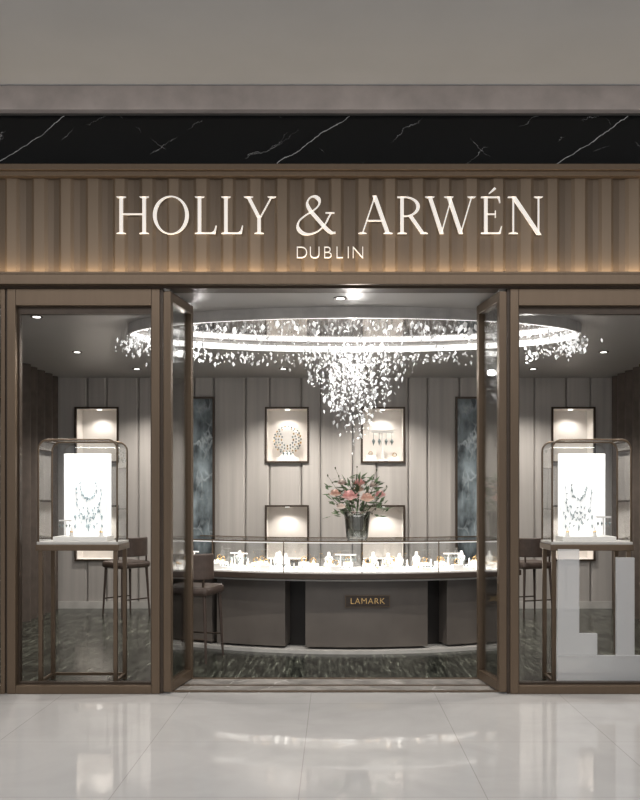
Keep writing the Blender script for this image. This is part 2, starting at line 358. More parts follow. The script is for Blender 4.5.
# back wall with recesses
ZB = 10.5
def hole(x0, x1, y0, y1): return (PX(x0, ZB), PX(x1, ZB), PZ(y1, ZB), PZ(y0, ZB))
niches = [hole(75, 119, 407, 463), hole(265, 309, 407, 463), hole(361, 405, 407, 463), hole(551, 595, 407, 463),
          hole(75, 119, 505, 561), hole(265, 309, 505, 561), hole(361, 405, 505, 561), hole(551, 595, 505, 561)]
talls = [hole(189, 215, 397, 562), hole(455, 481, 397, 562)]
holes = niches + talls
b = MB(); x = -3.5; i = 0
pw = [0.40, 0.24, 0.40, 0.30]
while x < 3.5:
    x1 = min(3.5, x + pw[i % 4]); y0 = 4.5 - (0.012 if i % 2 else 0.0)
    cuts = sorted({x + 0.004, x1 - 0.004} | {h[k] for h in holes for k in (0, 1) if x + 0.004 < h[k] < x1 - 0.004})
    for a, c in zip(cuts, cuts[1:]):
        mid = (a + c) / 2; hs = sorted([(h[2], h[3]) for h in holes if h[0] < mid < h[1]])
        # padded section: the front face leans back at both panel edges
        la = 0.02 if abs(a - (x+0.004)) < 1e-6 else 0.0; lc = 0.02 if abs(c - (x1-0.004)) < 1e-6 else 0.0
        pr = [(a, 4.56), (a, y0 + (0.018 if la else 0)), (a+la+0.0001, y0), (c-lc-0.0001, y0), (c, y0 + (0.018 if lc else 0)), (c, 4.56)]
        segs = []; z = 0.0
        for h in hs: segs.append((z, h[0])); z = h[1]
        segs.append((z, 2.88))
        for z0, z1 in segs:
            lo = [b.bm.verts.new((p[0], p[1], z0)) for p in pr]; hi = [b.bm.verts.new((p[0], p[1], z1)) for p in pr]
            b.bm.faces.new(lo); b.bm.faces.new(hi[::-1])
            for k in range(6): b.bm.faces.new((lo[k], hi[k], hi[(k+1) % 6], lo[(k+1) % 6]))
    x = x1; i += 1
b.build('wall_back', M['panel'], kind=ST)
MB().box(-3.7, 3.7, 4.80, 4.85, 0, 2.88).build('wall_back_core', M['gap'], kind=ST)
b = MB()
cuts = sorted({-3.6, 3.6} | {h[k] for h in holes for k in (0, 1)})
for a, c in zip(cuts, cuts[1:]):
    mid = (a+c)/2; z = 0
    for h in sorted([(h[2], h[3]) for h in holes if h[0] < mid < h[1]]): b.box(a, c, 4.56, 4.57, z, h[0]); z = h[1]
    b.box(a, c, 4.56, 4.57, z, 2.88)
b.build('wall_back_seams', M['gap'], kind=ST)
MB().box(-3.5, 3.5, 4.46, 4.5-0.022, 0, 0.09).build('baseboard_back', M['base'], kind=ST)
for s, nm in ((-1, 'left'), (1, 'right')):
    xa, xb = sorted((s*3.5, s*3.7))
    MB().box(xa, xb, 0.2, 4.75, 0, 2.88).build('wall_' + nm, M['fin'], kind=ST)
    b = MB(); pts = []; n = 170
    for k in range(n + 1):
        y = 0.3 + 4.1*k/n; pts.append((s*(3.455 + 0.035*math.sin(k*0.62) + 0.008*math.sin(k*0.23)), y))
    lo = [b.bm.verts.new((p[0], p[1], 0)) for p in pts]; hi = [b.bm.verts.new((p[0], p[1], 2.88)) for p in pts]
    for k in range(n): b.bm.faces.new((lo[k], lo[k+1], hi[k+1], hi[k]))
    b.build('wall_%s_folds' % nm, M['fin'], kind=ST, smooth=True, recalc=False)

def light(name, typ, loc, power, col=(1, 0.95, 0.88), rot=(0, 0, 0), **kw):
    d = bpy.data.lights.new(name, typ); d.energy = power; d.color = col
    for k, v in kw.items(): setattr(d, k, v)
    o = bpy.data.objects.new(name, d); COL.objects.link(o); o.location = loc; o.rotation_euler = rot
    return o

nl = ['upper lit niche behind the left glass vitrine', 'upper lit niche holding a round jewelled collar, left of the chandelier tip',
      'upper lit niche holding hanging earrings, right of the chandelier tip', 'upper lit niche behind the right glass vitrine',
      'lower lit niche seen under the left vitrine table', 'lower lit niche above the counter, left of the flowers',
      'lower lit niche above the counter, right of the flowers', 'lower lit niche seen under the right vitrine table']
for i, h in enumerate(niches):
    cx = (h[0]+h[1])/2; w = (h[1]-h[0])/2 - 0.001; H = h[3]-h[2]-0.002
    t = thing('wall_niche', nl[i], 'display niche', (cx, 4.48, h[2]+0.001), 0, 'lit niches in the panelled wall')
    frame_rect(MB(), -w, w, 0, H, -0.012, 0.03, 0.022).build('frame', M['bronze_dark'], t)
    d = 0.28
    b = MB(); b.box(-w+0.002, w-0.002, d, d+0.01, 0, H); b.box(-w+0.002, -w+0.02, 0.03, d, 0, H); b.box(w-0.02, w-0.002, 0.03, d, 0, H)
    b.box(-w+0.02, w-0.02, 0.03, d, 0, 0.02); b.box(-w+0.02, w-0.02, 0.03, d, H-0.02, H); b.build('lining', M['niche'], t)
    MB().lathe([(0.03, 0), (0.03, 0.006)], (0, 0.13, H-0.027), 14).build('downlight', M['lit'], t)
    light('niche_lamp', 'SPOT', (cx, 4.59, h[3]-0.04), 9, spot_size=R(130), spot_blend=0.7, shadow_soft_size=0.015)
for i, h in enumerate(talls):
    cx = (h[0]+h[1])/2; w = (h[1]-h[0])/2 - 0.001; H = h[3]-h[2]-0.002
    t = thing('art_glass_panel', ('tall blue-grey art glass panel left of the lit niches', 'tall blue-grey art glass panel right of the lit niches')[i], 'wall panel', (cx, 4.47, h[2]+0.001), 0, 'tall art glass panels')
    frame_rect(MB(), -w, w, 0, H, -0.02, 0.05, 0.025).build('frame', M['bronze_dark'], t)
    MB().box(-w+0.025, w-0.025, 0.02, 0.04, 0.025, H-0.025).build('pane', M['artglass'], t)

dl = [(-1.9, 0.25, 'above the left vitrine'), (0.04, 0.25, 'just inside the doorway'), (1.9, 0.25, 'above the right vitrine'),
      (-2.45, 0.9, 'left of the chandelier ring, near the window'), (2.6, 0.9, 'right of the chandelier ring, near the window'),
      (-2.64, 2.6, 'mid-room left of the chandelier'), (2.75, 2.6, 'mid-room right of the chandelier'),
      (-2.3, 3.75, 'near the back wall at left'), (2.3, 3.75, 'near the back wall at right'), (-0.6, 3.75, 'near the back wall left of centre'), (0.6, 3.75, 'near the back wall right of centre')]
src = None
for x, y, lb in dl:
    if src is None:
        src = thing('ceiling_downlight', 'small round recessed downlight ' + lb, 'downlight', (x, y, 2.88), 0, 'recessed ceiling downlights')
        MB().lathe([(0.032, -0.004), (0.05, -0.006), (0.052, 0.0), (0.032, 0.0)], (0, 0, 0), 18).build('trim_ring', M['bronze_dark'], src)
        MB().lathe([(0.031, -0.007), (0.031, -0.001)], (0, 0, 0), 16).build('lens', M['lit'], src)
    else: dup(src, (x, y, 2.88), 0, 'small round recessed downlight ' + lb)
    light('downlight_lamp', 'SPOT', (x, y, 2.86), (75 if abs(x) > 1 else 130) if y < 3 else (150 if abs(x) > 1 else 185), spot_size=R(120), spot_blend=0.8, shadow_soft_size=0.03)

# ------------------------------------------------------------ counter
CC = (0.15, 4.55)
ct = thing('display_counter', 'curved taupe jewellery counter with glass showcase top beneath the chandelier', 'counter', (CC[0], CC[1], 0))
c0 = (0, 0); AL, AR = -36, 29.5
MB().arc(c0, 2.52, 3.10, AL, AR, 0, 0.03).build('plinth', M['base'], ct)
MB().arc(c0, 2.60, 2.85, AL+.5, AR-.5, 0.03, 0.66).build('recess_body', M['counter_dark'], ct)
for a0, a1 in ((-35.5, -25.2), (-24.2, -11.4), (-7.9, 13.1), (16.6, 29)):
    MB().arc(c0, 2.85, 3.04, a0, a1, 0.05, 0.655).build('cabinet_front', M['counter'], ct, bevel=0.005)
MB().arc(c0, 2.57, 3.17, AL, AR, 0.655, 0.672).build('underside_strip', M['base'], ct)
MB().arc(c0, 2.55, 3.20, AL, AR, 0.672, 0.725).build('wood_edge', M['rim'], ct, bevel=0.006)
MB().arc(c0, 2.59, 3.165, AL+.3, AR-.3, 0.725, 0.735).build('display_deck', M['velvet'], ct)
MB().arc(c0, 2.565, 2.572, AL+.1, AR-.1, 0.725, 1.0).build('glass_back', M['caseglass'], ct)
MB().arc(c0, 2.565, 3.182, AL+.1, AR-.1, 1.0, 1.008).build('glass_top', M['caseglass'], ct)
MB().arc(c0, 3.174, 3.186, AL, AR, 0.998, 1.010).build('top_trim', M['bronze'], ct)
MB().arc(c0, 2.56, 2.572, AL, AR, 0.999, 1.011).build('top_trim', M['bronze'], ct)
MB().arc(c0, 3.15, 3.168, AL+.6, AR-.6, 0.988, 0.996).build('light_strip', M['strip'], ct)
for a in (-35.8, -23.5, -11, 1.5, 14, 29.2):
    MB().arc(c0, 3.174, 3.184, a, a+0.12, 0.725, 1.0, 2).build('mullion', M['bronze'], ct)
npl = MB().box(-0.20, 0.20, -0.008, 0.0, -0.053, 0.053).build('name_plate', M['rim'], ct, bevel=0.002)
ap = R(2.64); npl.location = (3.04*math.sin(ap), -3.048*math.cos(ap), 0.465); npl.rotation_euler = (0, 0, ap)
frame_rect(MB(), -0.20, 0.20, -0.053, 0.053, -0.011, -0.006, 0.006).build('plate_border', M['bronze'], npl)

def text_mesh(txt, size, depth, spacing=1.0, off=0.0):
    c = bpy.data.curves.new('t', 'FONT'); c.body = txt; c.size = size; c.extrude = depth; c.align_x = 'CENTER'; c.align_y = 'CENTER'; c.space_character = spacing; c.offset = off
    o = bpy.data.objects.new('t', c); COL.objects.link(o); bpy.context.view_layer.update()
    dg = bpy.context.evaluated_depsgraph_get(); me = bpy.data.meshes.new_from_object(o.evaluated_get(dg))
    bpy.data.objects.remove(o); return me
me = text_mesh('LAMARK', 0.075, 0.002, 1.12); me.materials.clear(); me.materials.append(M['gold'])
lt = bpy.data.objects.new('plate_lettering', me); COL.objects.link(lt); lt.parent = npl; lt.rotation_euler = (PI/2, 0, 0); lt.location = (0, -0.009, 0)
for a in (-29, -15.5, -2, 11, 22.3):
    ra = R(a); light('case_lamp', 'AREA', (CC[0]+2.88*math.sin(ra), CC[1]-2.88*math.cos(ra), 0.988), 3.6, (1, 0.97, 0.93), (0, 0, ra), shape='RECTANGLE', size=0.66, size_y=0.45, spread=R(108))

# ------------------------------------------------------------ jewellery displays
def bust(name_label, loc, rz, s=1.0, gemmat='gem', group=None):
    t = thing('necklace_bust', name_label, 'necklace display', loc, rz, group)
    pr = [(0.055, 0), (0.055, 0.012), (0.03, 0.03), (0.045, 0.06), (0.075, 0.12), (0.085, 0.17), (0.07, 0.205), (0.035, 0.225), (0.028, 0.28), (0.030, 0.30), (0.0, 0.305)]
    MB().lathe([(r*s, z*s) for r, z in pr], (0, 0, 0), 20, 1, 0.62).build('body', M['velvet'], t, smooth=True)
    n = 22; pts = []
    for k in range(n+1):
        a = PI*k/n
        pts.append((0.055*s*math.cos(a), -0.05*s - 0.01*s*math.sin(a), (0.22 - 0.13*math.sin(a))*s))
    MB().tube(pts, 0.005*s, 6).build('chain', M['silver'], t)
    b = MB()
    for k in range(3, n-2, 2): b.gem((pts[k][0], pts[k][1]-0.004*s, pts[k][2]), 0.010*s, 0.026*s)
    b.gem((0, pts[n//2][1]-0.005*s, pts[n//2][2]-0.02*s), 0.016*s, 0.05*s)
    b.build('gems', M[gemmat], t)
    return t
def collar_disc(label, loc):
    t = thing('collar_display', label, 'necklace display', loc)
    MB().lathe([(0.15, 0), (0.15, 0.05), (0.10, 0.06), (0.05, 0.12)], (0, 0, 0), 20, 1, 0.5).build('foot', M['velvet'], t)
    MB().lathe([(0.165*math.cos(R(q)), 0.27+0.165*math.sin(R(q))) for q in range(-90, 91, 12)], (0, 0, 0), 28, 1, 0.25).build('cushion', M['niche'], t, smooth=True)
    b = MB(); c = MB(); rd = random.Random(5)
    for q, (rr, n) in enumerate(((0.075, 12), (0.11, 19), (0.145, 24), (0.17, 26))):
        for k in range(n):
            a = 2*PI*k/n + q*0.1
            if q < 2 and math.sin(a) > 0.75: continue
            (b if (k+q) % 3 == 0 else c).gem((rr*math.cos(a), -0.045 + 0.04*(rr/0.17)**2, 0.27+rr*math.sin(a)), 0.013, 0.034, rd.uniform(0, 3), rd.uniform(-.4, .4))
    for x in (-0.045, 0.0, 0.045): c.gem((x, -0.06, 0.095), 0.014, 0.05)
    b.build('gems', M['gold'], t)['kind'] = 'stuff'; c.build('pearls', M['greygem'], t)['kind'] = 'stuff'
    return t
def board(label, loc, gm, seed):
    t = thing('necklace_board', label, 'necklace display', loc)
    MB().prism_y([(-0.13, 0), (0.13, 0), (0.145, 0.40), (0.11, 0.46), (-0.11, 0.46), (-0.145, 0.40)], 0, 0.012).build('board', M['litpanel'], t, bevel=0.004)  # plain board given a glow of its own so it looks brightly lit
    MB().box(-0.10, 0.10, 0.012, 0.04, 0, 0.02).build('foot', M['white'], t)
    rd = random.Random(seed); b = MB(); ch = MB()
    for strand, (w, dep) in enumerate(((0.06, 0.15), (0.10, 0.30))):
        pts = [(w*math.cos(PI*k/26), -0.006, 0.43 - dep*abs(math.sin(PI*k/26))**0.7) for k in range(27)]
        ch.tube(pts, 0.0012, 6)
        for k in range(1, 26):
            b.gem((pts[k][0]+rd.uniform(-.008, .008), -0.008, pts[k][2]-0.006+rd.uniform(-.012, .012)), rd.uniform(0.004, 0.010), rd.uniform(0.014, 0.040), rd.uniform(0, 3), rd.uniform(-.6, .6), 4)
    for k in range(26):
        b.gem((rd.gauss(0, 0.05), -0.009, 0.13 + rd.uniform(-.07, .10)), rd.uniform(0.004, 0.009), rd.uniform(0.015, 0.04), rd.uniform(0, 3), rd.uniform(-.6, .6), 4)
    for x, z, h in ((0, 0.06, 0.07), (-0.10, 0.14, 0.05), (0.10, 0.14, 0.05), (-0.10, 0.07, 0.04), (0.10, 0.07, 0.04)): b.gem((x, -0.01, z), 0.010, h)
    ch.build('chain', M['silver'], t); b.build('gems', M[gm], t)['kind'] = 'stuff'
    return t
def ring_cone(label, loc, group):
    t = thing('ring_cone', label, 'ring display', loc, 0, group)
    MB().lathe([(0.018, 0), (0.018, 0.006), (0.014, 0.012), (0.005, 0.07), (0.0, 0.074)], (0, 0, 0), 12).build('cone', M['velvet'], t, smooth=True)
    MB().tube([(0.012*math.cos(2*PI*k/12), 0.012*math.sin(2*PI*k/12), 0.035) for k in range(12)], 0.003, 5, closed=True).gem((0, -0.015, 0.037), 0.007, 0.014).build('ring', M['gold'], t)
    return t
def pad(label, loc, rz, group):
    t = thing('jewellery_tray', label, 'jewellery tray', loc, rz, group)
    MB().prism_y([(-0.075, 0), (0.075, 0), (0.075, 0.02), (-0.075, 0.035)], -0.05, 0.05).build('tray', M['velvet'], t, bevel=0.003)
    b = MB()
    for i in range(5): b.gem((-0.055+0.027*i, -0.03, 0.036), 0.008, 0.022, i)
    b.build('gems', M['greygem'], t)
    MB().tube([(0.05*math.cos(2*PI*k/16), 0.012+0.022*math.sin(2*PI*k/16), 0.036) for k in range(16)], 0.004, 5, closed=True).build('bracelet', M['silver'], t)
    return t
def tstand(label, loc, rz, group, s=1.0):
    t = thing('earring_stand', label, 'earring display', loc, rz, group)
    MB().lathe([(0.03*s, 0), (0.03*s, 0.006*s), (0.006*s, 0.01*s), (0.005*s, 0.13*s)], (0, 0, 0), 12).box(-0.05*s, 0.05*s, -0.006*s, 0.006*s, 0.125*s, 0.137*s).build('stand', M['white'], t)
    b = MB()
    for x in (-0.04, -0.015, 0.015, 0.04):
        b.tube([(x*s, -0.009*s, 0.125*s), (x*s, -0.009*s, 0.10*s)], 0.0012*s, 5); b.gem((x*s, -0.009*s, 0.085*s), 0.008*s, 0.034*s)
    b.build('earrings', M['greygem'], t)
    return t
def block(label, loc, rz, group, s=1):
    t = thing('display_block', label, 'display block', loc, rz, group)
    MB().box(-0.045*s, 0.045*s, -0.03*s, 0.03*s, 0, 0.05*s).build('block', M['white'], t, bevel=0.003)
    MB().tube([(0.024*math.cos(2*PI*k/14), 0.0, 0.05*s+0.026+0.024*math.sin(2*PI*k/14)) for k in range(14)], 0.004, 5, closed=True).build('bangle', M['gold'], t)
    return t
def onarc(a, r): return (CC[0] + r*math.sin(R(a)), CC[1] - r*math.cos(R(a)), 0.735)
pb = bust('small ivory necklace bust inside the curved counter showcase', onarc(-34.2, 2.9), R(-34), 0.48, 'greygem', 'small necklace busts in the counter')
pr = ring_cone('ivory ring cone with a gold ring inside the curved counter', onarc(-34.5, 3.06), 'ring cones in the counter')
pp = pad('flat ivory tray of small gems inside the curved counter', onarc(-32.5, 3.04), R(-32.5), 'jewellery trays in the counter')
pt = tstand('small white T-shaped earring stand inside the curved counter', onarc(-32, 2.85), R(-32), 'earring stands in the counter')
pk = block('low white block carrying a gold bangle inside the curved counter', onarc(-30.3, 3.0), R(-30.3), 'display blocks in the counter')
front = [pp, pr, pk, pp, pr, pr, pk, pp, pr]
back = [pk, pb, pr, pt, pk, pr, pb, pk, pt]
a = -28.4; i = 0
while a < 28:
    p = front[i % 9]; dup(p, onarc(a, (3.07, 3.02, 3.09)[i % 3]), R(a))
    q = back[(i*4) % 9]; dup(q, onarc(a+0.7, (2.86, 2.90, 2.84)[i % 3]), R(a))
    dup((pk, pr, pb, pr)[i % 4], onarc(a+0.2, 2.70), R(a))
    a += 3.1 if p is pp else 1.9; i += 1
h = niches[1]; collar_disc('round ivory cushion ringed with gold and grey gems in the upper niche', ((h[0]+h[1])/2, 4.61, h[2]+0.022))
h = niches[2]; tstand('white stand with four hanging earrings in the upper niche right of the chandelier tip', ((h[0]+h[1])/2, 4.61, h[2]+0.022), 0, None, 2.9)
block('white block right of the earring stand foot in the upper niche', ((h[0]+h[1])/2+0.15, 4.59, h[2]+0.022), 0, None, 1.2)
block('white block left of the earring stand foot in the upper niche', ((h[0]+h[1])/2-0.15, 4.59, h[2]+0.022), 0, None, 1.5)
# ------------------------------------------------------------ vitrines
def vitrine(label, X):
    t = thing('glass_vitrine', label, 'display case', (X, 0.32, 0), 0, 'glass vitrines in the windows')
    w, d, zt, zh = 0.295, 0.155, 1.07, 1.82
    for sx in (-1, 1):
        for sy in (-1, 1):
            x0, x1 = sorted((sx*(w-0.005), sx*(w-0.035))); y0, y1 = sorted((sy*(d-0.005), sy*(d-0.035)))
            MB().box(x0, x1, y0, y1, 0, 1.01).build('leg', M['bronze'], t, bevel=0.004)
    z0 = 0.03
    for bx in ((-w+0.01, -w+0.03, -d+0.035, d-0.035), (w-0.03, w-0.01, -d+0.035, d-0.035), (-w+0.035, w-0.035, d-0.03, d-0.01)):
        MB().box(*bx, z0, z0+0.02).build('stretcher', M['bronze'], t)
    MB().box(-w-0.01, w+0.01, -d-0.01, d+0.01, 1.005, 1.05).build('table_top', M['bronze'], t, bevel=0.004)
    MB().box(-w-0.004, w+0.004, -d-0.004, d+0.004, 1.05, 1.07).build('display_deck', M['base'], t, bevel=0.003)
    prof = [(-w+0.006, zt)]; rr = 0.07
    for k in range(9): a = PI - k*PI/16; prof.append((-w+0.006+rr+rr*math.cos(a), zh-rr+rr*math.sin(a)))
    for k in range(9): a = PI/2 - k*PI/16; prof.append((w-0.006-rr+rr*math.cos(a), zh-rr+rr*math.sin(a)))
    prof.append((w-0.006, zt))
    for y in (-d+0.006, d-0.006):
        MB().tube([(p[0], y, p[1]) for p in prof], 0.007, 8).build('hoop', M['bronze'], t, smooth=True)
    MB().prism_y(prof, d-0.008, d-0.004).build('rear_pane', M['caseglass'], t)
    b = MB(); q = [(b.bm.verts.new((p[0], -d+0.008, p[1])), b.bm.verts.new((p[0], d-0.008, p[1]))) for p in prof]
    for u, v in zip(q, q[1:]): b.bm.faces.new((u[0], u[1], v[1], v[0]))
    b.build('side_glass', M['caseglass'], t, smooth=True)
    MB().box(-0.18, 0.18, 0.095, 0.11, zt, 1.73).build('lit_back_panel', M['litpanel'], t, bevel=0.003)
    MB().box(-0.20, 0.20, -0.10, 0.094, zt, zt+0.035).build('riser', M['white'], t, bevel=0.003)
    light('vitrine_lamp', 'AREA', (X, 0.27, 1.79), 1.5, (1, 0.97, 0.93), (0, 0, 0), shape='RECTANGLE', size=0.35, size_y=0.08)
    return t
vitrine('brass-framed glass vitrine on table legs in the left window', -1.89)
vitrine('brass-framed glass vitrine on table legs in the right window', 1.885)
board('white board draped with pale gem necklaces in the left vitrine', (-1.865, 0.365, 1.105), 'gem', 1)
tstand('white stand with hanging earrings beside the board in the left vitrine', (-2.02, 0.29, 1.105), 0, None, 0.9)
board('white board draped with pale gem necklaces in the right vitrine', (1.845, 0.365, 1.105), 'palegem', 2)
tstand('white stand with hanging earrings beside the board in the right vitrine', (2.01, 0.29, 1.105), 0, None, 1.1)
ring_cone('ring cone at the front left of the left vitrine', (-1.96, 0.25, 1.105), None)
ring_cone('ring cone at the front right of the left vitrine', (-1.74, 0.25, 1.105), None)
ring_cone('ring cone at the front left of the right vitrine', (1.73, 0.25, 1.105), None)
ring_cone('ring cone at the front right of the right vitrine', (1.93, 0.245, 1.105), None)

t = thing('window_prop', 'pale frosted acrylic L-shaped uprights on a block in the right window', 'display stand', (1.92, 0.10, 0))
MB().box(-0.31, 0.31, -0.02, 0.02, 0, 0.25).build('base_block', M['frost'], t, bevel=0.003)
MB().prism_y([(-0.31, 0.252), (-0.02, 0.252), (-0.02, 0.41), (-0.15, 0.41), (-0.15, 1.02), (-0.30, 1.02)], -0.015, 0.015).build('left_upright', M['frost'], t)
MB().prism_y([(0.12, 0.252), (0.25, 0.252), (0.25, 0.96), (0.12, 0.96)], -0.015, 0.015).build('right_upright', M['frost'], t)

# ------------------------------------------------------------ chairs
def chair(label, loc, rz):
    t = thing('counter_chair', label, 'chair', loc, rz, 'dark leather chairs')
    MB().box(-0.21, 0.21, -0.20, 0.20, 0.56, 0.64).build('seat', M['leather'], t, bevel=0.03)
    for sx in (-1, 1):
        for sy in (-1, 1):
            b = MB(); b.tube([(sx*0.17, sy*0.16, 0.57), (sx*0.195, sy*0.185, 0.0)], 0.017, 8, 0.010); b.build('leg', M['leather'], t)
    for p0, p1 in (((-0.19, -0.18), (0.19, -0.18)), ((-0.19, 0.18), (0.19, 0.18))):
        MB().tube([p0 + (0.2,), p1 + (0.2,)], 0.008).build('foot_rail', M['bronze_dark'], t)
    MB().arc((0, 0), 0.215, 0.245, -70, 70, 0.70, 0.92, 24).build('backrest', M['leather'], t, bevel=0.012)
    for sx in (-1, 1):
        MB().tube([(sx*0.16, -0.165, 0.6), (sx*0.165, -0.165, 0.74)], 0.011).build('backrest_post', M['bronze_dark'], t)
    return t
cA = chair('dark leather chair at the counter just inside the left door leaf', (-1.22, 1.25, 0), R(-15))
dup(cA, (-2.46, 3.90, 0), R(50), 'dark leather chair near the back wall beside the left vitrine')
dup(cA, (2.28, 3.85, 0), R(20), 'dark leather chair near the back wall beside the right vitrine')

# ------------------------------------------------------------ flowers
VP = (PX(357, 7.75), 1.72, 1.012)
t = thing('flower_vase', 'smoky clear glass vase standing on the counter top', 'vase', VP)
MB().lathe([(0.09, 0), (0.10, 0.02), (0.108, 0.10), (0.115, 0.18), (0.125, 0.25), (0.119, 0.25), (0.109, 0.18), (0.102, 0.10), (0.094, 0.025), (0.0, 0.02)], (0, 0, 0), 28).build('body', M['vase'], t, smooth=True)
MB().tube([(0.122*math.cos(2*PI*k/24), 0.122*math.sin(2*PI*k/24), 0.25) for k in range(24)], 0.003, 6, closed=True).build('rim', M['silver'], t)
t = thing('flower_bouquet', 'pink and peach flowers with green foliage and thin twigs in the vase', 'flowers', (VP[0], VP[1], VP[2]+0.03))
fl = [(-0.07, -0.13, 0.37, 0.078, 'rose'), (0.09, -0.12, 0.35, 0.07, 'peach'), (-0.20, -0.08, 0.39, 0.055, 'peach'), (0.02, -0.06, 0.49, 0.055, 'rose'),
      (-0.14, -0.05, 0.49, 0.045, 'cream_petal'), (0.21, -0.05, 0.38, 0.055, 'rose'), (0.02, 0.10, 0.43, 0.05, 'peach'),
      (0.15, -0.04, 0.47, 0.042, 'cream_petal'), (-0.15, -0.14, 0.27, 0.045, 'cream_petal')]
for (x, y, z, r, mm) in fl:
    b = MB(); b.ball((x, y, z), r*0.6, 1, 1, 1, 8)
    for layer, (n, rad) in enumerate(((5, 0.45), (7, 0.75), (8, 0.95))):
        for k in range(n):
            a = 2*PI*k/n + layer*0.4; rr = r*rad
            cx, cy = x + rr*math.cos(a), y + rr*math.sin(a); w = r*0.45
            ta = (-math.sin(a), math.cos(a))
            p = [b.bm.verts.new((x + rr*0.3*math.cos(a), y + rr*0.3*math.sin(a), z - r*0.5)),
                 b.bm.verts.new((cx + ta[0]*w, cy + ta[1]*w, z + r*(0.15-0.15*layer))), b.bm.verts.new((cx + 0.25*r*math.cos(a), cy + 0.25*r*math.sin(a), z + r*(0.65 - 0.38*layer))),
                 b.bm.verts.new((cx - ta[0]*w, cy - ta[1]*w, z + r*(0.15-0.15*layer)))]
            b.bm.faces.new(p)
    b.build('flower', M[mm], t, smooth=False)
    MB().tube([(x*0.1, y*0.1, 0.0), (x*0.25, y*0.25, 0.18), (x, y, z - r*0.4)], 0.003, 5).build('stem', M['stem'], t)
b = MB(); rnd = random.Random(3)
for k in range(240):
    a = rnd.uniform(0, 2*PI); rr = rnd.uniform(0.03, 0.29); z = 0.22 + rnd.uniform(0, 0.35) - rr*0.2
    c = Vector((rr*math.cos(a), rr*math.sin(a)*0.6, z)); d = Vector((math.cos(a), math.sin(a)*0.5, rnd.uniform(-0.4, 1.2))).normalized() * rnd.uniform(0.025, 0.055)
    s_ = d.cross(Vector((rnd.uniform(-1, 1), rnd.uniform(-1, 1), 1))).normalized() * 0.014
    b.bm.faces.new([b.bm.verts.new(c - d), b.bm.verts.new(c + s_), b.bm.verts.new(c + d), b.bm.verts.new(c - s_)])
o = b.build('leaves', M['leaf'], t); o['kind'] = 'stuff'
for (x, y, z) in ((-0.27, 0, 0.55), (-0.2, 0.05, 0.62), (0.18, 0, 0.6), (0.27, -0.02, 0.45), (0.0, 0.02, 0.63), (-0.26, -0.05, 0.38), (0.24, 0.05, 0.32)):
    b = MB(); b.tube([(0, 0, 0.05), (x*0.4, y, z*0.55), (x*0.8, y, z*0.85), (x, y, z)], 0.003, 5, 0.0012)
    for q in (0.62, 0.75, 0.88, 1.0):
        kx = x*0.8*q/0.85 if q < 0.85 else x*(0.8+0.2*(q-0.85)/0.15); b.gem((kx, y, z*q), 0.008, 0.03, 0, rnd.uniform(-1, 1), 4)
    b.build('twig', M['stem'], t)

# ------------------------------------------------------------ chandelier
CH = (0.17, 1.34, 2.88)
t = thing('crystal_chandelier', 'huge oval ring chandelier with a central cascade of white crystals', 'chandelier', CH)
A, B = 1.97, 0.80
def ell(a, b, z, n=96): return [(a*math.cos(2*PI*k/n), b*math.sin(2*PI*k/n), z) for k in range(n)]
def ellring(name, m, dims):
    b = MB(); n = 96; V = [[b.bm.verts.new(p) for p in ell(A-q, B-q, z)] for q, z in dims]
    for q in range(4):
        for k in range(n): b.bm.faces.new((V[q][k], V[q][(k+1) % n], V[(q+1) % 4][(k+1) % n], V[(q+1) % 4][k]))
    return b.build(name, m, t)
ellring('ring_housing', M['housing'], ((0, 0), (0, -0.085), (0.02, -0.085), (0.02, 0)))
ellring('light_ring', M['ring'], ((0.022, -0.035), (0.022, -0.084), (0.035, -0.084), (0.035, -0.035)))
b = MB(); V = [b.bm.verts.new(p) for p in ell(A-0.05, B-0.05, -0.012)]; b.bm.faces.new(V); b.build('mirror_canopy', M['disc'], t)
rnd = random.Random(11); cr = []; wires = MB()
def shard():
    s_ = rnd.choice((0.6, 0.75, 0.95, 1.3)); return s_*rnd.uniform(0.009, 0.016), s_*rnd.uniform(0.027, 0.047)
NR = 900
for k in range(NR):
    a = rnd.uniform(0, 2*PI); dr = rnd.gauss(0, 0.065); w, h = shard()
    z = -0.12 - abs(rnd.gauss(0, 0.06)); cr.append(((A-0.03+dr)*math.cos(a), (B-0.03+dr)*math.sin(a), z, w, h))
for k in range(112):
    a = rnd.uniform(0, 2*PI); q = rnd.uniform(0, 1)**0.7; px, py = 0.52*q*math.cos(a)+0.02, 0.42*q*math.sin(a)
    L_ = 0.34 + 0.80*(1-q)**0.95*rnd.uniform(0.7, 1.08); z = -0.14 - rnd.uniform(0, 0.08)
    while z > -L_:
        w, h = shard(); cr.append((px + rnd.uniform(-.035, .035), py + rnd.uniform(-.035, .035), z, w, h)); z -= rnd.uniform(0.045, 0.085)
    wires.tube([(px, py, -0.012), (px, py, z+0.05)], 0.0008, 3)
for k in range(240):
    a = rnd.uniform(0, 2*PI); q = math.sqrt(rnd.uniform(0.1, 1)); w, h = shard(); cr.append((A*0.9*q*math.cos(a), B*0.9*q*math.sin(a), rnd.uniform(-0.26, -0.08), w, h))
stuffA, stuffB = MB(), MB(); base = {}
order = sorted(range(len(cr)), key=lambda i: -(cr[i][3]*cr[i][4])/(7.3+cr[i][1])**2)
big = set(order[:98])
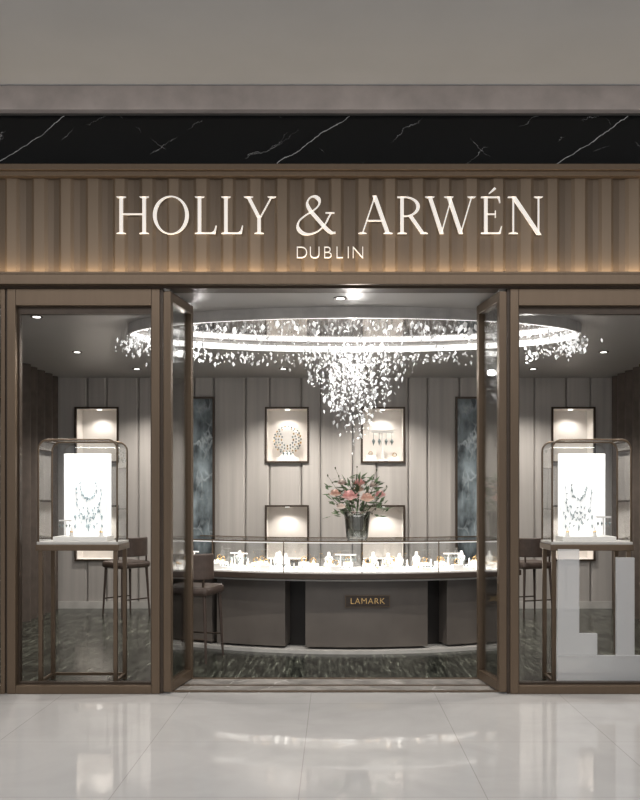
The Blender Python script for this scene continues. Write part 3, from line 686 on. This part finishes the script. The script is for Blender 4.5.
for i, (x, y, z, w, h) in enumerate(cr):
    if i < NR and i % 3 == 0: wires.tube([(x, y, -0.012), (x, y, z + h*0.3)], 0.0008, 3)
    bright = rnd.random() < 0.6
    if i in big:
        key = (i % 5, bright)
        if key not in base:
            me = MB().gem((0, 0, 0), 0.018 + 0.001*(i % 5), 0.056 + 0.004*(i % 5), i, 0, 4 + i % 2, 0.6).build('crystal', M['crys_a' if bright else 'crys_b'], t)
            base[key] = me.data; o = me
        else:
            o = bpy.data.objects.new('crystal', base[key]); COL.objects.link(o); o.parent = t
        o.location = (x, y, z); o.rotation_euler = (rnd.uniform(-.6, .6), rnd.uniform(-.6, .6), rnd.uniform(0, 3))
    else:
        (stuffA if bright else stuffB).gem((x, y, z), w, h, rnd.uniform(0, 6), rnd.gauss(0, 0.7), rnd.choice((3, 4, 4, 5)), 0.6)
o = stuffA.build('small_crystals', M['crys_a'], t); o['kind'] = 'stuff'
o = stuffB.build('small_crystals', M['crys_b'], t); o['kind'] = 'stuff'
o = wires.build('suspension_wires', M['wire'], t); o['kind'] = 'stuff'
for k in range(6):
    a = 2*PI*k/6 + 0.52; light('ring_lamp', 'POINT', (CH[0]+(A-.3)*math.cos(a), CH[1]+(B-.2)*math.sin(a), 2.60), 5, (1, 0.97, 0.93), shadow_soft_size=0.03)
light('cascade_lamp', 'POINT', (CH[0], CH[1], 2.5), 7, (1, 0.97, 0.93), shadow_soft_size=0.03)

# ------------------------------------------------------------ sign lettering
ZS = 5.94; SC = ZS/840.0
sign = thing('sign_lettering', 'large raised cream serif lettering across the fluted bronze fascia', 'shop sign', (0, -0.052, PZ(233, ZS)))
class Let:
    def __init__(s, x): s.x = x; s.b = MB()
    def poly(s, pts):
        s.b.prism_y([((s.x + p[0] - 335)*SC, p[1]*SC) for p in pts], 0, 0.018); return s
    def rect(s, x0, x1, y0, y1): return s.poly([(x0, y0), (x1, y0), (x1, y1), (x0, y1)])
    def diag(s, a, c, w): return s.poly([(a[0]-w/2, a[1]), (a[0]+w/2, a[1]), (c[0]+w/2, c[1]), (c[0]-w/2, c[1])])
    def ser(s, x0, x1, y, up=1):
        m = (x0+x1)/2
        if up: s.poly([(x0, y), (x1, y), (x1-0.6, y+0.6), (m+1.9, y+1.3), (m-1.9, y+1.3), (x0+0.6, y+0.6)])
        else: s.poly([(x0, y), (x0+0.6, y-0.6), (m-1.9, y-1.3), (m+1.9, y-1.3), (x1-0.6, y-0.6), (x1, y)])
        return s
    def band(s, outer, inner):
        for i in range(len(outer)-1): s.poly([outer[i], outer[i+1], inner[i+1], inner[i]])
        return s
    def done(s): s.b.build('letter', M['letter'], sign)
def arcpts(cx, cy, rx, ry, a0, a1, n=28): return [(cx+rx*math.cos(R(a0+(a1-a0)*i/n)), cy+ry*math.sin(R(a0+(a1-a0)*i/n))) for i in range(n+1)]
Hh = 37
def LL(x): Let(x).rect(4.5, 7.9, 0, Hh).ser(1.4, 11, Hh, 0).ser(1.4, 11, 0).rect(6, 21, 0, 1.1).poly([(18.5, 0), (22, 0), (23.3, 8), (22.5, 8), (20.8, 2.8), (18.5, 1.1)]).done()
Let(114).rect(5, 8.4, 0, Hh).rect(28, 31.4, 0, Hh).rect(8, 28.5, 19, 20.1).ser(1.9, 11.5, 0).ser(1.9, 11.5, Hh, 0).ser(24.9, 34.5, 0).ser(24.9, 34.5, Hh, 0).done()
Let(152.5).band(arcpts(18, 18.5, 17.9, 19.2, 0, 360, 56), arcpts(18, 18.5, 14.4, 18.3, 0, 360, 56)).done()
LL(193); LL(219.5)
Let(243).diag((5, Hh), (15.8, 16), 3.8).diag((28.5, Hh), (17, 16), 1.3).rect(14.2, 17.6, 0, 17.5).ser(0.5, 10, Hh, 0).ser(24.5, 33, Hh, 0).ser(11.1, 20.7, 0).done()
ctrl = [(41.5, 1.0), (37, 1.2), (31, 6.2), (22, 16.5), (16, 23.5), (13.2, 30), (15.5, 35.6), (20.5, 37.2), (25, 34), (24.6, 28.5), (19, 23), (11, 18), (5, 12.5), (3.8, 6), (8, 1), (15, -0.6), (24, 2.5), (31, 9.5), (34.5, 16), (37, 20.6)]
def catmull(P, n=8):
    out = []
    for i in range(len(P)-1):
        p0, p1, p2, p3 = P[max(i-1, 0)], P[i], P[i+1], P[min(i+2, len(P)-1)]
        for k in range(n):
            t_ = k/n; out.append(tuple(0.5*((2*p1[j]) + (-p0[j]+p2[j])*t_ + (2*p0[j]-5*p1[j]+4*p2[j]-p3[j])*t_**2 + (-p0[j]+3*p1[j]-3*p2[j]+p3[j])*t_**3) for j in (0, 1)))
    return out + [P[-1]]
cp = catmull(ctrl); Ls, Rs = [], []
for i, p in enumerate(cp):
    q0, q1 = cp[max(i-1, 0)], cp[min(i+1, len(cp)-1)]; dx, dy = q1[0]-q0[0], q1[1]-q0[1]; l = math.hypot(dx, dy) or 1; dx /= l; dy /= l
    w = 0.5 + 1.3*abs(dx*0.62 - dy*0.78)**2.4
    Ls.append((p[0]-dy*w, p[1]+dx*w)); Rs.append((p[0]+dy*w, p[1]-dx*w))
Let(294).band(Ls, Rs).rect(31.5, 40.5, 20.3, 21.3).done()
Let(357).diag((5.5, 0), (18.2, 38), 1.3).diag((17.6, 38), (31, 0), 4.0).rect(9.5, 26, 12.4, 13.5).ser(1.2, 9.8, 0).ser(26.5, 36, 0).done()
Let(396).rect(4.5, 7.9, 0, Hh).ser(1.4, 11, 0).rect(1.4, 10, 36, Hh).band(arcpts(9, 27, 15, 10, -90, 90), arcpts(9, 27, 11.6, 9.1, -90, 90)).rect(7, 10, 17, 17.9).diag((14.5, 18), (27, 0), 3.9).ser(24.5, 32, 0).done()
Let(424).diag((6, Hh), (18, 0), 3.9).diag((27.5, 35), (17.6, 0), 1.3).diag((25, Hh), (37.2, 0), 3.9).diag((48, Hh), (37, 0), 1.3).ser(1.2, 10.8, Hh, 0).ser(20.2, 29.8, Hh, 0).ser(43.8, 52.2, Hh, 0).done()
Let(480).rect(4.5, 7.9, 0, Hh).rect(1.4, 19, 35.9, Hh).rect(7, 16, 19, 20.0).rect(1.4, 20, 0, 1.1).poly([(17.8, 0), (21, 0), (22.3, 7.3), (21.5, 7.3), (19.6, 2.2)]).poly([(16.8, Hh), (20, Hh), (20.6, 30.8), (19.9, 30.8), (18.6, 35)]).poly([(15.3, 16), (16.1, 16), (16.1, 23), (15.3, 23)]).poly([(9, 40.3), (10, 40), (16.5, 44.8), (14.6, 46.2)]).done()
Let(507.5).rect(5.5, 6.9, 0, Hh).diag((6.5, Hh), (32, -1), 4.4).rect(30.8, 32.2, 0, Hh).ser(1.6, 10.8, 0).rect(0.8, 8, 36.1, Hh).ser(27, 36, Hh, 0).done()
sub = thing('sign_subtitle', 'small cream capitals of the city name centred beneath the large lettering', 'shop sign', (PX(329.5, ZS), -0.052, PZ(252.5, ZS)))
xs = -0.243
for ch, w in zip('DUBLIN', (0.092, 0.092, 0.089, 0.077, 0.052, 0.085)):
    me = text_mesh(ch, 0.125, 0.008, 1.0, -0.0032); me.materials.clear(); me.materials.append(M['letter'])
    o = bpy.data.objects.new('letter', me); COL.objects.link(o); o.parent = sub; o.rotation_euler = (PI/2, 0, 0); o.location = (xs + w/2, 0.008, 0)
    xs += w

# ------------------------------------------------------------ lights, world, camera
light('mall_panel', 'AREA', (0, -4.4, CZ-0.01), 290, (1, 0.99, 0.98), shape='RECTANGLE', size=9, size_y=3.5)
light('fascia_wash', 'AREA', (0, -0.07, 2.978), 26, (1, 0.78, 0.52), (PI, 0, 0), shape='RECTANGLE', size=11.5, size_y=0.03)
w = bpy.data.worlds.new('world'); scene.world = w; w.use_nodes = True
w.node_tree.nodes['Background'].inputs[0].default_value = (0.97, 0.98, 1, 1); w.node_tree.nodes['Background'].inputs[1].default_value = 0.5
cam = bpy.data.cameras.new('camera'); co = bpy.data.objects.new('camera', cam); COL.objects.link(co)
co.location = (0, -6, 1.414); co.rotation_euler = (PI/2, 0, 0)
cam.sensor_fit = 'VERTICAL'; cam.sensor_height = 36; cam.lens = 37.8; cam.shift_y = 95/800; cam.shift_x = -15/800
cam.clip_start = 0.05
scene.camera = co
